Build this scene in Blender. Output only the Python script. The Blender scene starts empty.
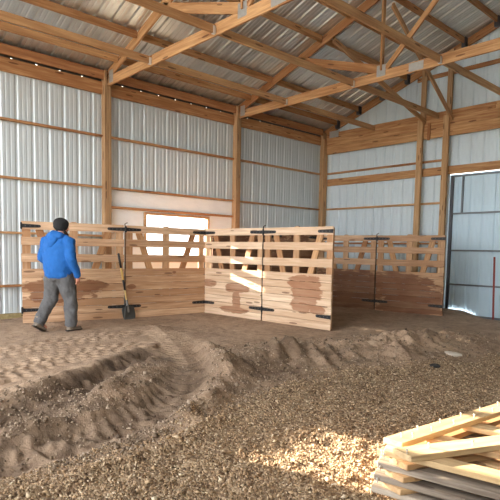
import bpy, bmesh, math, random
import numpy as np
from mathutils import Matrix, Vector

random.seed(7)
rng = np.random.default_rng(11)
S = bpy.context.scene
COL = S.collection

# ------------------------------------------------------------------ camera
cam = bpy.data.cameras.new('camera')
cam.sensor_width = 36.0
cam.sensor_fit = 'HORIZONTAL'
cam.lens = 36.0 * 514.96 / 500.0
cam.shift_y = 39.64 / 500.0
cam.clip_start = 0.05
cam.clip_end = 500
co = bpy.data.objects.new('camera', cam)
COL.objects.link(co)
fw = Vector((-0.7343137, 0.67453149, -0.07609643)).normalized()
rt = Vector((0.67530574, 0.73729441, 0.01895014)).normalized()
up = rt.cross(fw).normalized()
M = Matrix((rt, up, -fw)).transposed().to_4x4()
M.translation = Vector((10.406, -12.564, 1.40))
co.matrix_world = M
S.camera = co

# ------------------------------------------------------------------ world, sun, exposure
S.view_settings.view_transform = 'Standard'
S.view_settings.look = 'None'
S.view_settings.gamma = 1.0
S.view_settings.use_curve_mapping = False
S.view_settings.exposure = 2.9
w = bpy.data.worlds.new('sky')
S.world = w
w.use_nodes = True
nt = w.node_tree
bg = nt.nodes['Background']
bg.inputs['Color'].default_value = (0.95, 0.975, 1.0, 1)
bg.inputs['Strength'].default_value = 1.0
sun = bpy.data.lights.new('sun', 'SUN')
sun.energy = 8.5
sun.angle = math.radians(0.55)
sun.color = (1.0, 0.86, 0.66)
so = bpy.data.objects.new('sun', sun)
COL.objects.link(so)
SD = Vector((1.0, 0.25, -0.25)).normalized()
so.rotation_euler = SD.to_track_quat('-Z', 'Y').to_euler()
so.location = (-20, -12, 10)

Z0 = 1.4          # camera height above the packed dirt by the gates

# ------------------------------------------------------------------ material helpers
class G:
    """small node graph builder"""
    def __init__(s, name):
        s.m = bpy.data.materials.new(name)
        s.m.use_nodes = True
        s.t = s.m.node_tree
        s.b = s.t.nodes['Principled BSDF']
    def n(s, typ, **kw):
        d = s.t.nodes.new(typ)
        for k, v in kw.items():
            if hasattr(d, k) and k not in d.inputs:
                setattr(d, k, v)
            else:
                s.put(d.inputs[k], v)
        return d
    def put(s, sock, v):
        if hasattr(v, 'links') or isinstance(v, bpy.types.NodeSocket):
            s.t.links.new(v, sock)
        else:
            sock.default_value = v
    def math(s, op, a, b=0.0, c=None, clamp=False):
        d = s.t.nodes.new('ShaderNodeMath')
        d.operation = op
        d.use_clamp = clamp
        s.put(d.inputs[0], a)
        s.put(d.inputs[1], b)
        if c is not None:
            s.put(d.inputs[2], c)
        return d.outputs[0]
    def mix(s, f, a, b, mode='MIX'):
        d = s.t.nodes.new('ShaderNodeMix')
        d.data_type = 'RGBA'
        d.blend_type = mode
        s.put(d.inputs[0], f)
        s.put(d.inputs[6], a)
        s.put(d.inputs[7], b)
        return d.outputs[2]
    def ramp(s, f, stops):
        d = s.t.nodes.new('ShaderNodeValToRGB')
        e = d.color_ramp.elements
        while len(e) < len(stops):
            e.new(0.5)
        for i, (p, c) in enumerate(stops):
            e[i].position = p
            e[i].color = c if len(c) == 4 else (*c, 1)
        s.put(d.inputs[0], f)
        return d.outputs[0]
    def noise(s, vec, scale, detail=3, rough=0.5):
        d = s.t.nodes.new('ShaderNodeTexNoise')
        s.put(d.inputs['Vector'], vec)
        d.inputs['Scale'].default_value = scale
        d.inputs['Detail'].default_value = detail
        d.inputs['Roughness'].default_value = rough
        return d.outputs[0]
    def coords(s, scale, offset_random=True, kind='Object'):
        tc = s.t.nodes.new('ShaderNodeTexCoord')
        mp = s.t.nodes.new('ShaderNodeMapping')
        s.t.links.new(tc.outputs[kind], mp.inputs['Vector'])
        mp.inputs['Scale'].default_value = scale
        if offset_random:
            oi = s.t.nodes.new('ShaderNodeObjectInfo')
            r = s.math('MULTIPLY', oi.outputs['Random'], 57.0)
            cx = s.t.nodes.new('ShaderNodeCombineXYZ')
            for i in range(3):
                s.t.links.new(r, cx.inputs[i])
            s.t.links.new(cx.outputs[0], mp.inputs['Location'])
        return mp.outputs[0], tc.outputs[kind]
    def bump(s, h, strength, dist):
        d = s.t.nodes.new('ShaderNodeBump')
        d.inputs['Strength'].default_value = strength
        d.inputs['Distance'].default_value = dist
        s.put(d.inputs['Height'], h)
        s.t.links.new(d.outputs[0], s.b.inputs['Normal'])
    def set(s, **kw):
        for k, v in kw.items():
            s.put(s.b.inputs[k.replace('_', ' ')], v)
        return s.m


def wood(name, lo, hi, axis='X', rough=0.75, tint=0.35, knots=True, stains=None, wet=(0.20, 0.075, 0.03), stain_noise=0.55):
    g = G(name)
    st = 0.9
    cr = 14.0
    sc = {'X': (st, cr, cr), 'Z': (cr, cr, st), 'Y': (cr, st, cr)}[axis]
    v, raw = g.coords(sc)
    n1 = g.noise(v, 1.6, 5, 0.62)
    big, _ = g.coords({'X': (0.5, 2.5, 2.5), 'Z': (2.5, 2.5, 0.5), 'Y': (2.5, .5, 2.5)}[axis])
    n2 = g.noise(big, 1.5, 2)
    oi = g.t.nodes.new('ShaderNodeObjectInfo')
    f = g.math('MULTIPLY_ADD', n1, 2.3, -0.85)
    f = g.math('ADD', f, g.math('MULTIPLY_ADD', n2, 0.9, -0.45))
    f = g.math('ADD', f, g.math('MULTIPLY_ADD', oi.outputs['Random'], tint * 2, -tint), clamp=True)
    c = g.ramp(f, [(0.0, lo), (0.55, tuple((a + b) / 2 for a, b in zip(lo, hi))), (1.0, hi)])
    st2, _ = g.coords({'X': (0.7, 22, 22), 'Z': (22, 22, 0.7), 'Y': (22, .7, 22)}[axis])
    n3 = g.noise(st2, 1.3, 3, 0.6)
    k3 = g.math('MULTIPLY', g.math('SUBTRACT', n3, 0.56, clamp=True), 5.0, clamp=True)
    c = g.mix(g.math('MULTIPLY', k3, 0.6), c, (lo[0] * .5, lo[1] * .42, lo[2] * .4, 1))
    if knots:
        kv, _ = g.coords({'X': (1.6, 9, 9), 'Z': (9, 9, 1.6), 'Y': (9, 1.6, 9)}[axis])
        vo = g.t.nodes.new('ShaderNodeTexVoronoi')
        g.t.links.new(kv, vo.inputs['Vector'])
        vo.inputs['Scale'].default_value = 1.0
        k = g.math('LESS_THAN', vo.outputs['Distance'], 0.16)
        k = g.math('MULTIPLY', k, 0.8)
        c = g.mix(k, c, (lo[0] * .35, lo[1] * .28, lo[2] * .25, 1))
    if stains:
        sep = g.t.nodes.new('ShaderNodeSeparateXYZ')
        g.t.links.new(raw, sep.inputs[0])
        x, z = sep.outputs[0], sep.outputs[2]
        acc = None
        for (cx, cz, rx, rz) in stains:
            a = g.math('POWER', g.math('ABSOLUTE', g.math('DIVIDE', g.math('SUBTRACT', x, cx), rx)), 2.0)
            b = g.math('POWER', g.math('ABSOLUTE', g.math('DIVIDE', g.math('SUBTRACT', z, cz), rz)), 2.0)
            q = g.math('SUBTRACT', 1.0, g.math('ADD', a, b))
            acc = q if acc is None else g.math('MAXIMUM', acc, q)
        sv, _ = g.coords((1.6, 1.6, 6.5), offset_random=False)
        sn = g.noise(sv, 2.0, 4, 0.6)
        acc = g.math('MAXIMUM', acc, -2.0)
        acc = g.math('ADD', acc, g.math('MULTIPLY_ADD', sn, stain_noise * 4, -stain_noise * 2.0))
        m = g.math('MULTIPLY', acc, 6.0, clamp=True)
        wn = g.noise(sv, 1.1, 3)
        c = g.mix(g.math('MULTIPLY', m, g.math('MULTIPLY_ADD', wn, 0.7, 0.42, clamp=True)), c, (*wet, 1))
    g.bump(n1, 0.25, 0.004)
    return g.set(Base_Color=c, Roughness=rough)


def plain(name, col, rough=0.6, metal=0.0, var=0.12, scale=9.0, bump=0.0):
    g = G(name)
    v, _ = g.coords((1, 1, 1))
    n = g.noise(v, scale, 4)
    c = g.mix(n, tuple(max(0, k * (1 - var)) for k in col) + (1,), tuple(min(1, k * (1 + var)) for k in col) + (1,))
    if bump:
        g.bump(n, 0.5, bump)
    return g.set(Base_Color=c, Roughness=rough, Metallic=metal)


def sheet_metal(name, col, rough, metal):
    g = G(name)
    v, _ = g.coords((0.6, 0.6, 0.25), offset_random=False)
    n = g.noise(v, 2.2, 4)
    v2, _ = g.coords((14, 14, 0.7), offset_random=False)
    n2 = g.noise(v2, 1.0, 2)
    f = g.math('ADD', g.math('MULTIPLY', n, 0.6), g.math('MULTIPLY', n2, 0.4))
    c = g.mix(f, tuple(k * .88 for k in col) + (1,), tuple(min(1, k * 1.1) for k in col) + (1,))
    return g.set(Base_Color=c, Roughness=rough, Metallic=metal)


MT = {}
MT['lumber'] = wood('lumber', (0.34, 0.15, 0.055), (0.66, 0.40, 0.19), tint=0.30)
MT['lumber_red'] = wood('lumber_red', (0.30, 0.12, 0.045), (0.55, 0.28, 0.12), tint=0.2)
MT['post'] = wood('post_wood', (0.30, 0.17, 0.08), (0.56, 0.36, 0.19), tint=0.2)
MT['pale_post'] = wood('pale_post_wood', (0.42, 0.24, 0.11), (0.68, 0.45, 0.24), tint=0.2)
MT['brace'] = wood('brace_wood', (0.38, 0.19, 0.08), (0.64, 0.40, 0.20), tint=0.2)
MT['upright'] = wood('gate_upright', (0.40, 0.21, 0.10), (0.66, 0.44, 0.26), axis='Z')
MT['diagonal'] = wood('gate_diagonal', (0.33, 0.15, 0.06), (0.60, 0.36, 0.18))
MT['fresh'] = wood('fresh_board', (0.46, 0.31, 0.155), (0.68, 0.50, 0.29), tint=0.15, knots=False)
MT['grey_board'] = wood('weathered_board', (0.16, 0.12, 0.09), (0.52, 0.44, 0.35), tint=0.1)
MT['steel'] = plain('galvanised_plate', (0.42, 0.42, 0.41), 0.45, 0.5, 0.2, 30)
MT['dark_steel'] = plain('dark_steel', (0.10, 0.10, 0.11), 0.5, 0.6)
MT['door_steel'] = plain('door_frame_steel', (0.16, 0.18, 0.20), 0.45, 0.6)
MT['black_iron'] = plain('black_iron', (0.018, 0.018, 0.02), 0.5, 0.3)
MT['wall_metal'] = sheet_metal('wall_metal', (0.60, 0.665, 0.70), 0.40, 0.2)
MT['back_metal'] = sheet_metal('back_wall_metal', (0.63, 0.73, 0.79), 0.42, 0.1)
MT['roof_metal'] = sheet_metal('roof_metal', (0.70, 0.73, 0.74), 0.30, 0.85)
MT['door_metal'] = sheet_metal('door_metal', (0.56, 0.72, 0.83), 0.42, 0.1)
MT['closure'] = plain('closure_strip', (0.06, 0.055, 0.05), 0.8)
MT['rod'] = plain('rusty_rod', (0.03, 0.022, 0.018), 0.95)
MT['red_paint'] = plain('red_paint', (0.22, 0.03, 0.025), 0.55)
MT['housewrap'] = None


def housewrap():
    g = G('housewrap')
    v, _ = g.coords((1, 1, 2.2), offset_random=False)
    n = g.noise(v, 3.0, 5, 0.6)
    c = g.mix(n, (0.74, 0.80, 0.84, 1), (0.88, 0.93, 0.96, 1))
    g.bump(n, 0.5, 0.03)
    return g.set(Base_Color=c, Roughness=0.5)


MT['housewrap'] = housewrap()


def glass():
    m = bpy.data.materials.new('window_glass')
    m.use_nodes = True
    t = m.node_tree
    t.nodes.remove(t.nodes['Principled BSDF'])
    tr = t.nodes.new('ShaderNodeBsdfTransparent')
    gl = t.nodes.new('ShaderNodeBsdfGlossy')
    gl.inputs['Roughness'].default_value = 0.03
    mx = t.nodes.new('ShaderNodeMixShader')
    mx.inputs[0].default_value = 0.06
    t.links.new(tr.outputs[0], mx.inputs[1])
    t.links.new(gl.outputs[0], mx.inputs[2])
    t.links.new(mx.outputs[0], t.nodes['Material Output'].inputs[0])
    return m


MT['glass'] = glass()

# ------------------------------------------------------------------ object helpers
def tag(o, label=None, cat=None, group=None, kind=None):
    for k, v in (('label', label), ('category', cat), ('group', group), ('kind', kind)):
        if v:
            o[k] = v
    return o


def empty(name, loc, rz=0.0):
    o = bpy.data.objects.new(name, None)
    o.empty_display_size = 0.1
    COL.objects.link(o)
    o.matrix_world = Matrix.Translation(loc) @ Matrix.Rotation(rz, 4, 'Z')
    return o


def attach(o, parent, world=None):
    """link with a known world matrix below a parent (parents keep matrix_basis = their own world or chain)"""
    if world is None:
        world = Matrix.Identity(4)
    if parent is not None:
        o.parent = parent
        o.matrix_basis = chain(parent).inverted() @ world
    else:
        o.matrix_basis = world
    return o


def chain(o):
    m = o.matrix_basis.copy()
    while o.parent is not None:
        o = o.parent
        m = o.matrix_basis @ m
    return m


def mesh_obj(name, bm, mat, parent=None, world=None, smooth=False):
    me = bpy.data.meshes.new(name)
    bmesh.ops.recalc_face_normals(bm, faces=bm.faces[:])
    bm.to_mesh(me)
    bm.free()
    me.materials.append(mat)
    if smooth:
        for p in me.polygons:
            p.use_smooth = True
    o = bpy.data.objects.new(name, me)
    COL.objects.link(o)
    attach(o, parent, world)
    return o


def box_bm(bm, x0, x1, y0, y1, z0, z1, bevel=0.0):
    r = bmesh.ops.create_cube(bm, size=1.0)
    vs = r['verts']
    for v in vs:
        v.co = Vector(((x0 + x1) / 2 + v.co.x * (x1 - x0), (y0 + y1) / 2 + v.co.y * (y1 - y0), (z0 + z1) / 2 + v.co.z * (z1 - z0)))
    if bevel:
        es = list({e for v in vs for e in v.link_edges})
        bmesh.ops.bevel(bm, geom=es, offset=bevel, segments=1, affect='EDGES')


def box(name, x0, x1, y0, y1, z0, z1, mat, parent=None, world=None, bevel=0.004):
    bm = bmesh.new()
    box_bm(bm, x0, x1, y0, y1, z0, z1, bevel)
    return mesh_obj(name, bm, mat, parent, world)


def frame_of(p0, p1, upv=(0, 0, 1)):
    p0, p1, upv = Vector(p0), Vector(p1), Vector(upv)
    x = (p1 - p0).normalized()
    y = upv.cross(x)
    if y.length < 1e-4:
        y = Vector((0, 1, 0)).cross(x)
    y.normalize()
    z = x.cross(y)
    m = Matrix((x, y, z)).transposed().to_4x4()
    m.translation = p0
    return m


def bar(name, p0, p1, wid, dep, mat, parent=None, upv=(0, 0, 1), bevel=0.004, off=(0, 0)):
    """board along p0-p1; wid across (local y), dep along local z; centred on the line plus off"""
    L = (Vector(p1) - Vector(p0)).length
    bm = bmesh.new()
    box_bm(bm, 0, L, off[0] - wid / 2, off[0] + wid / 2, off[1] - dep / 2, off[1] + dep / 2, bevel)
    return mesh_obj(name, bm, mat, parent, frame_of(p0, p1, upv))


def tube_bm(bm, pts, radii, seg=12, flat=None):
    """lofted tube with rounded caps; flat: list of (sx, sy) scales in the ring plane"""
    pts = [Vector(p) for p in pts]
    rings = []
    prev = None
    for i, p in enumerate(pts):
        a = pts[max(0, i - 1)]
        b = pts[min(len(pts) - 1, i + 1)]
        t = (b - a).normalized()
        if prev is None:
            ref = Vector((1, 0, 0)) if abs(t.x) < 0.9 else Vector((0, 1, 0))
            u = (ref - t * ref.dot(t)).normalized()
        else:
            u = (prev - t * prev.dot(t)).normalized()
        prev = u
        v = t.cross(u)
        sx, sy = flat[i] if flat else (1, 1)
        rings.append([bm.verts.new(p + u * (math.cos(k * 2 * math.pi / seg) * radii[i] * sx) + v * (math.sin(k * 2 * math.pi / seg) * radii[i] * sy)) for k in range(seg)])
    for a, b in zip(rings, rings[1:]):
        for k in range(seg):
            bm.faces.new((a[k], a[(k + 1) % seg], b[(k + 1) % seg], b[k]))
    for ring, p, q in ((rings[0], pts[0], pts[1]), (rings[-1], pts[-1], pts[-2])):
        i = 0 if ring is rings[0] else -1
        c = bm.verts.new(p + (p - q).normalized() * radii[i] * 0.55)
        for k in range(seg):
            bm.faces.new((ring[k], ring[(k + 1) % seg], c))


def ball_bm(bm, c, r, sub=2):
    res = bmesh.ops.create_icosphere(bm, subdivisions=sub, radius=1.0)
    for v in res['verts']:
        v.co = Vector((c[0] + v.co.x * r[0], c[1] + v.co.y * r[1], c[2] + v.co.z * r[2]))


def prism_bm(bm, poly, y0, y1):
    """polygon in x-z extruded along y"""
    a = [bm.verts.new((x, y0, z)) for x, z in poly]
    b = [bm.verts.new((x, y1, z)) for x, z in poly]
    bm.faces.new(a)
    bm.faces.new(b[::-1])
    n = len(poly)
    for i in range(n):
        bm.faces.new((a[i], a[(i + 1) % n], b[(i + 1) % n], b[i]))

# ------------------------------------------------------------------ noise (numpy)
_lat = rng.random((257, 257))
_lat[256, :] = _lat[0, :]
_lat[:, 256] = _lat[:, 0]


def vnoise(x, y):
    xi = np.floor(x).astype(int)
    yi = np.floor(y).astype(int)
    fx = x - xi
    fy = y - yi
    fx = fx * fx * (3 - 2 * fx)
    fy = fy * fy * (3 - 2 * fy)
    xi &= 255
    yi &= 255
    a = _lat[xi, yi]
    b = _lat[xi + 1, yi]
    c = _lat[xi, yi + 1]
    d = _lat[xi + 1, yi + 1]
    return (a * (1 - fx) + b * fx) * (1 - fy) + (c * (1 - fx) + d * fx) * fy - 0.5


def fbm(x, y, f, octv=4, gain=0.5):
    s = 0
    a = 1.0
    for k in range(octv):
        s = s + a * vnoise(x * f + 13.7 * k, y * f - 7.3 * k)
        f *= 2.03
        a *= gain
    return s


def smooth(a, b, x):
    t = np.clip((x - a) / (b - a), 0, 1)
    return t * t * (3 - 2 * t)


def pl(x, y, pts):
    """distance, signed side offset and arc length to a polyline"""
    best = np.full(np.shape(x), 1e9)
    ss = np.zeros(np.shape(x))
    sg = np.zeros(np.shape(x))
    acc = 0.0
    for (ax, ay), (bx, by) in zip(pts, pts[1:]):
        dx, dy = bx - ax, by - ay
        L = math.hypot(dx, dy)
        t = np.clip(((x - ax) * dx + (y - ay) * dy) / (L * L), 0, 1)
        px, py = ax + t * dx, ay + t * dy
        d = np.hypot(x - px, y - py)
        m = d < best
        best = np.where(m, d, best)
        ss = np.where(m, acc + t * L, ss)
        sg = np.where(m, np.sign(dx * (y - ay) - dy * (x - ax)) * d, sg)
        acc += L
    return best, sg, ss


def dense(pts, n=8):
    """Catmull-Rom densify"""
    P = [pts[0]] + list(pts) + [pts[-1]]
    out = []
    for i in range(1, len(P) - 2):
        p0, p1, p2, p3 = [np.array(q, float) for q in P[i - 1:i + 3]]
        for k in range(n):
            t = k / n
            out.append(tuple(0.5 * ((2 * p1) + (p2 - p0) * t + (2 * p0 - 5 * p1 + 4 * p2 - p3) * t * t + (3 * p1 - p0 - 3 * p2 + p3) * t ** 3)))
    out.append(tuple(pts[-1]))
    return out


T1 = dense([(2.5, -7.6), (3.44, -7.95), (4.52, -8.43), (5.38, -8.91), (6.0, -9.5), (6.35, -10.05), (6.55, -10.6), (6.65, -11.4)], 4)
RUT0 = dense([(4.6, -9.05), (5.1, -9.75), (5.5, -10.35), (5.8, -10.85), (5.95, -11.4)], 3)
BL1 = dense([(4.75, -9.05), (5.4, -9.77), (5.88, -10.3), (6.12, -10.69), (6.22, -11.2)], 3)
BL0 = dense([(4.33, -9.02), (4.72, -9.76), (5.11, -10.4), (5.34, -10.84), (5.5, -11.3)], 3)
BR = dense([(4.67, -8.15), (5.71, -8.65), (6.4, -9.35), (6.85, -10.02)], 3)
T2 = dense([(3.9, -8.7), (3.95, -9.55), (4.2, -10.3), (4.6, -10.95)], 3)
T3 = dense([(2.9, -8.4), (3.0, -9.55), (3.4, -10.6)], 3)
MID = [(5.75, -8.85), (5.5, -8.2), (5.6, -7.5)]
EY = np.array([-14, -11.54, -11.03, -10.48, -9.75, -9.22, -8.38, -7.44, -6.4, -5.58, -4.51, -2])
EX = np.array([6.9, 6.89, 6.95, 7.0, 6.72, 6.55, 6.4, 6.36, 6.72, 7.02, 7.29, 8.4])


def edge_t(x, y):
    return x - np.interp(y, EY, EX) + 0.12 * fbm(x, y, 1.4, 3)


def H(x, y):
    x = np.asarray(x, float)
    y = np.asarray(y, float)
    t = edge_t(x, y)
    z = -0.10 * smooth(-0.9, 0.25, t)
    z = z - 0.17 * smooth(-1.3, -0.1, y) * smooth(4.4, 5.3, x)
    z = z + 0.025 * fbm(x, y, 0.6, 2)
    churn = np.exp(-((t + 0.8) / 0.75) ** 2)
    churn = churn * smooth(-2.5, -4.5, y)
    calm = np.exp(-(pl(x, y, T1)[0] / 0.3) ** 4)
    z = z + churn * (1 - 0.95 * calm) * (0.10 * fbm(x, y, 2.6, 4, 0.55) + 0.03 * np.abs(fbm(x, y, 9, 2)))
    # tyre track ploughed round the curve, with lug marks
    d, sg, s = pl(x, y, T1)
    inn = np.exp(-(d / 0.27) ** 4)
    deep = smooth(0.4, 3.2, s)
    lug = np.clip(1.6 * np.sin((s + 0.5 * np.abs(sg)) * 2 * math.pi / 0.14 + 1.0 * fbm(x, y, 1.6, 2)), -1, 1) * (1 - 0.65 * smooth(3.6, 4.6, s))
    z = z + inn * smooth(3.4, 4.4, s) * 0.09 * fbm(x, y, 5, 4, 0.6)
    z = z - inn * (0.012 + 0.10 * deep) + inn * 0.028 * lug
    # parallel rut on the wall side
    d, sg, s = pl(x, y, RUT0)
    inn0 = np.exp(-(d / 0.27) ** 4)
    z = z - inn0 * 0.11 + inn0 * (0.07 * fbm(x, y, 7, 4, .65) + 0.04 * np.abs(fbm(x, y, 16, 2)))
    d, sg, s = pl(x, y, BL1)
    z = z + np.exp(-(d / 0.12) ** 2) * (0.10 + 0.06 * fbm(x, y, 5, 3)) * (1 - 0.85 * smooth(1.3, 2.3, s))
    d, sg, s = pl(x, y, BL0)
    z = z + np.exp(-(d / 0.16) ** 2) * (0.045 + 0.05 * fbm(x, y, 5, 3))
    d, sg, s = pl(x, y, BR)
    z = z + np.exp(-(d / 0.17) ** 2) * (0.09 + 0.12 * fbm(x, y, 4, 3))
    for P, dep in ((T2, 0.06), (T3, 0.03)):
        d, sg, s = pl(x, y, P)
        a = np.exp(-(d / 0.3) ** 4)
        lugs = np.sin(s * 2 * math.pi / 0.20 + np.sign(sg) * 1.2 + 1.2 * fbm(x, y, 1.1, 2)) * np.cos(sg * 2 * math.pi / 0.30 + fbm(x, y, 1.3, 2))
        z = z - a * dep * np.clip(lugs * 3.0 - 0.5, -0.15, 1)
    d, sg, s = pl(x, y, MID)
    z = z + np.exp(-(d / 0.3) ** 2) * (0.07 + 0.16 * fbm(x, y, 3.2, 4))
    # ploughed ribs between the track and the mound
    a = np.exp(-(((x - 5.75) / 0.5) ** 2 + ((y + 7.1) / 0.8) ** 2))
    z = z + a * (0.06 + 0.05 * np.sin((y * 0.9 + x * 0.55) * 2 * math.pi / 0.33 + 3 * fbm(x, y, 1.5, 2)))
    # heap left by the loader
    for (mx, my, mr, mh) in ((6.12, -5.62, 0.36, 0.17), (6.42, -5.95, 0.3, 0.08), (6.3, -5.05, 0.4, 0.10), (6.7, -6.1, 0.25, 0.05), (6.3, -4.4, 0.5, 0.06)):
        r = np.hypot(x - mx, y - my)
        ang = np.arctan2(y - my, x - mx)
        z = z + mh * np.exp(-(r / mr) ** 2) * (1 + 0.35 * np.sin(ang * 7 + 4 * r) * smooth(0.05, 0.3, r) + 0.8 * fbm(x, y, 5, 3))
    # gravel side
    gr = smooth(-0.1, 0.3, t)
    z = z + gr * (0.035 * fbm(x, y, 3.0, 3) + 0.02 * fbm(x, y, 11, 3))
    d, sg, s = pl(x, y, [(7.35, -11.9), (7.28, -11.14), (7.2, -10.4), (7.0, -9.8)])
    z = z + np.exp(-(d / 0.1) ** 2) * 0.05
    z = z + 0.012 * fbm(x, y, 9, 3) + 0.006 * fbm(x, y, 30, 2)
    return z


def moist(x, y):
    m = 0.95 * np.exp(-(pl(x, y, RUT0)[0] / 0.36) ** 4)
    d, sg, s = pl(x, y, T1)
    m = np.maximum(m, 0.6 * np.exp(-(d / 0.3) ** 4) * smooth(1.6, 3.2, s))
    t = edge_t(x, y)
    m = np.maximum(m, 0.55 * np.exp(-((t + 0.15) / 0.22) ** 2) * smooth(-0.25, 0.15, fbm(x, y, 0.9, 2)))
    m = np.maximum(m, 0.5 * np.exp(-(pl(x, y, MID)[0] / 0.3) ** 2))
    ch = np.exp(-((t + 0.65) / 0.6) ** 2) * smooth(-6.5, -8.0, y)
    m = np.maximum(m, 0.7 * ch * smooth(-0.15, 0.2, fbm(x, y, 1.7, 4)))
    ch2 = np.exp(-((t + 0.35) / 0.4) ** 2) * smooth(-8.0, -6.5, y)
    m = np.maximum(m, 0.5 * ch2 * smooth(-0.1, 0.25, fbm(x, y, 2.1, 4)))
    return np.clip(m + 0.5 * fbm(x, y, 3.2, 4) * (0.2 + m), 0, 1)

# ------------------------------------------------------------------ floor
def floor_material():
    g = G('dirt_floor')
    v, raw = g.coords((1, 1, 1), offset_random=False)
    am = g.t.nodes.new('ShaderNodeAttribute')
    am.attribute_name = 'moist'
    ag = g.t.nodes.new('ShaderNodeAttribute')
    ag.attribute_name = 'gravel'
    n1 = g.noise(v, 1.3, 6, 0.6)
    n2 = g.noise(v, 38.0, 4, 0.7)
    n3 = g.noise(v, 7.0, 5, 0.6)
    dry = g.ramp(g.math('ADD', g.math('MULTIPLY', n1, 0.5), g.math('MULTIPLY', n3, 0.5)), [(0.38, (0.205, 0.128, 0.080)), (0.62, (0.46, 0.325, 0.22))])
    dry = g.mix(g.math('MULTIPLY_ADD', n2, 1.6, -0.55, clamp=True), dry, (0.37, 0.258, 0.175, 1))
    mid = g.noise(v, 17.0, 4, 0.65)
    dry = g.mix(g.math('MULTIPLY', g.math('SUBTRACT', mid, 0.53, clamp=True), 4.0, clamp=True), dry, (0.15, 0.10, 0.065, 1))
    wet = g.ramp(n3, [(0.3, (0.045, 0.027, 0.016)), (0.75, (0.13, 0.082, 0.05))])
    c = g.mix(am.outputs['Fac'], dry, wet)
    vo = g.t.nodes.new('ShaderNodeTexVoronoi')
    g.t.links.new(v, vo.inputs['Vector'])
    vo.inputs['Scale'].default_value = 42.0
    sepc = g.t.nodes.new('ShaderNodeSeparateColor')
    g.t.links.new(vo.outputs['Color'], sepc.inputs[0])
    gc = g.ramp(sepc.outputs[0], [(0.0, (0.11, 0.065, 0.035)), (0.45, (0.25, 0.165, 0.095)), (1.0, (0.44, 0.33, 0.21))])
    gc = g.mix(g.math('MULTIPLY', g.math('SUBTRACT', n1, 0.35, clamp=True), 0.9), gc, (0.20, 0.12, 0.065, 1))
    c = g.mix(ag.outputs['Fac'], c, gc)
    h = g.math('ADD', g.math('MULTIPLY', n2, 0.6), g.math('MULTIPLY', g.math('SUBTRACT', 1.0, vo.outputs['Distance']), ag.outputs['Fac']))
    g.bump(h, 0.9, 0.025)
    return g.set(Base_Color=c, Roughness=0.95)


def build_floor():
    xs = np.concatenate([np.arange(-0.4, 2.0, 0.06), np.arange(2.0, 9.4, 0.022), np.arange(9.4, 13, 0.12), np.arange(13, 19, 0.6)])
    ys = np.concatenate([np.arange(-20, -12.2, 0.5), np.arange(-12.2, -5.0, 0.022), np.arange(-5.0, 0.08, 0.04)])
    X, Y = np.meshgrid(xs, ys, indexing='ij')
    Zv = H(X, Y)
    nx, ny = len(xs), len(ys)
    co_ = np.stack([X, Y, Zv], -1).reshape(-1, 3)
    i = np.arange(nx * ny).reshape(nx, ny)
    q = np.stack([i[:-1, :-1], i[1:, :-1], i[1:, 1:], i[:-1, 1:]], -1).reshape(-1, 4)
    me = bpy.data.meshes.new('floor')
    me.vertices.add(len(co_))
    me.vertices.foreach_set('co', co_.ravel())
    me.loops.add(q.size)
    me.loops.foreach_set('vertex_index', q.ravel().astype(np.int32))
    me.polygons.add(len(q))
    me.polygons.foreach_set('loop_start', np.arange(0, q.size, 4, dtype=np.int32))
    me.polygons.foreach_set('use_smooth', np.ones(len(q), bool))
    me.update(calc_edges=True)
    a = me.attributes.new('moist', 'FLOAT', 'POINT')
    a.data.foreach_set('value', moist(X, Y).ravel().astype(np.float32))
    a = me.attributes.new('gravel', 'FLOAT', 'POINT')
    a.data.foreach_set('value', smooth(-0.12, 0.3, edge_t(X, Y) + 0.3 * fbm(X, Y, 3, 3)).ravel().astype(np.float32))
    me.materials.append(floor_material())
    o = bpy.data.objects.new('floor', me)
    COL.objects.link(o)
    tag(o, kind='structure', label='brown dirt floor with tyre ruts and gravel', cat='floor')
    return o


build_floor()
gm = plain('outside_ground', (0.42, 0.38, 0.30), 0.95, 0, 0.2, 0.8)
bm = bmesh.new()
for (x0, x1, y0, y1) in ((-60, -0.4, -60, 60), (-0.4, 19, 0.08, 60), (19, 80, -60, 60), (-0.4, 19, -60, -20)):
    f = [bm.verts.new(c) for c in ((x0, y0, -0.2), (x1, y0, -0.2), (x1, y1, -0.2), (x0, y1, -0.2))]
    bm.faces.new(f)
tag(mesh_obj('ground', bm, gm), kind='structure', label='pale ground outside the barn', cat='ground')

# ------------------------------------------------------------------ shell: corrugated steel
MOD = 0.305
RIB = [(0.0, 0), (0.02, 1.0), (0.055, 1.0), (0.075, 0), (0.125, 0), (0.135, .28), (0.152, .28), (0.162, 0), (0.212, 0), (0.222, .28), (0.239, .28), (0.249, 0)]


def profile(u0, u1, depth, cuts=()):
    us = {round(u0, 4), round(u1, 4)} | {round(c, 4) for c in cuts if u0 < c < u1}
    k0 = math.floor(u0 / MOD)
    for k in range(k0, math.ceil(u1 / MOD) + 1):
        for du, _ in RIB:
            u = round(k * MOD + du, 4)
            if u0 < u < u1:
                us.add(u)
    px = [r[0] for r in RIB] + [MOD]
    pd = [r[1] for r in RIB] + [0]
    return [(u, depth * float(np.interp(u - math.floor(u / MOD + 1e-6) * MOD, px, pd))) for u in sorted(us)]


ROOF0, SLOPE, RIDGE = 3.68 + Z0, 0.35, 9.1


def roof_z(x):
    return ROOF0 + SLOPE * (x if x <= RIDGE else 2 * RIDGE - x)


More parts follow.
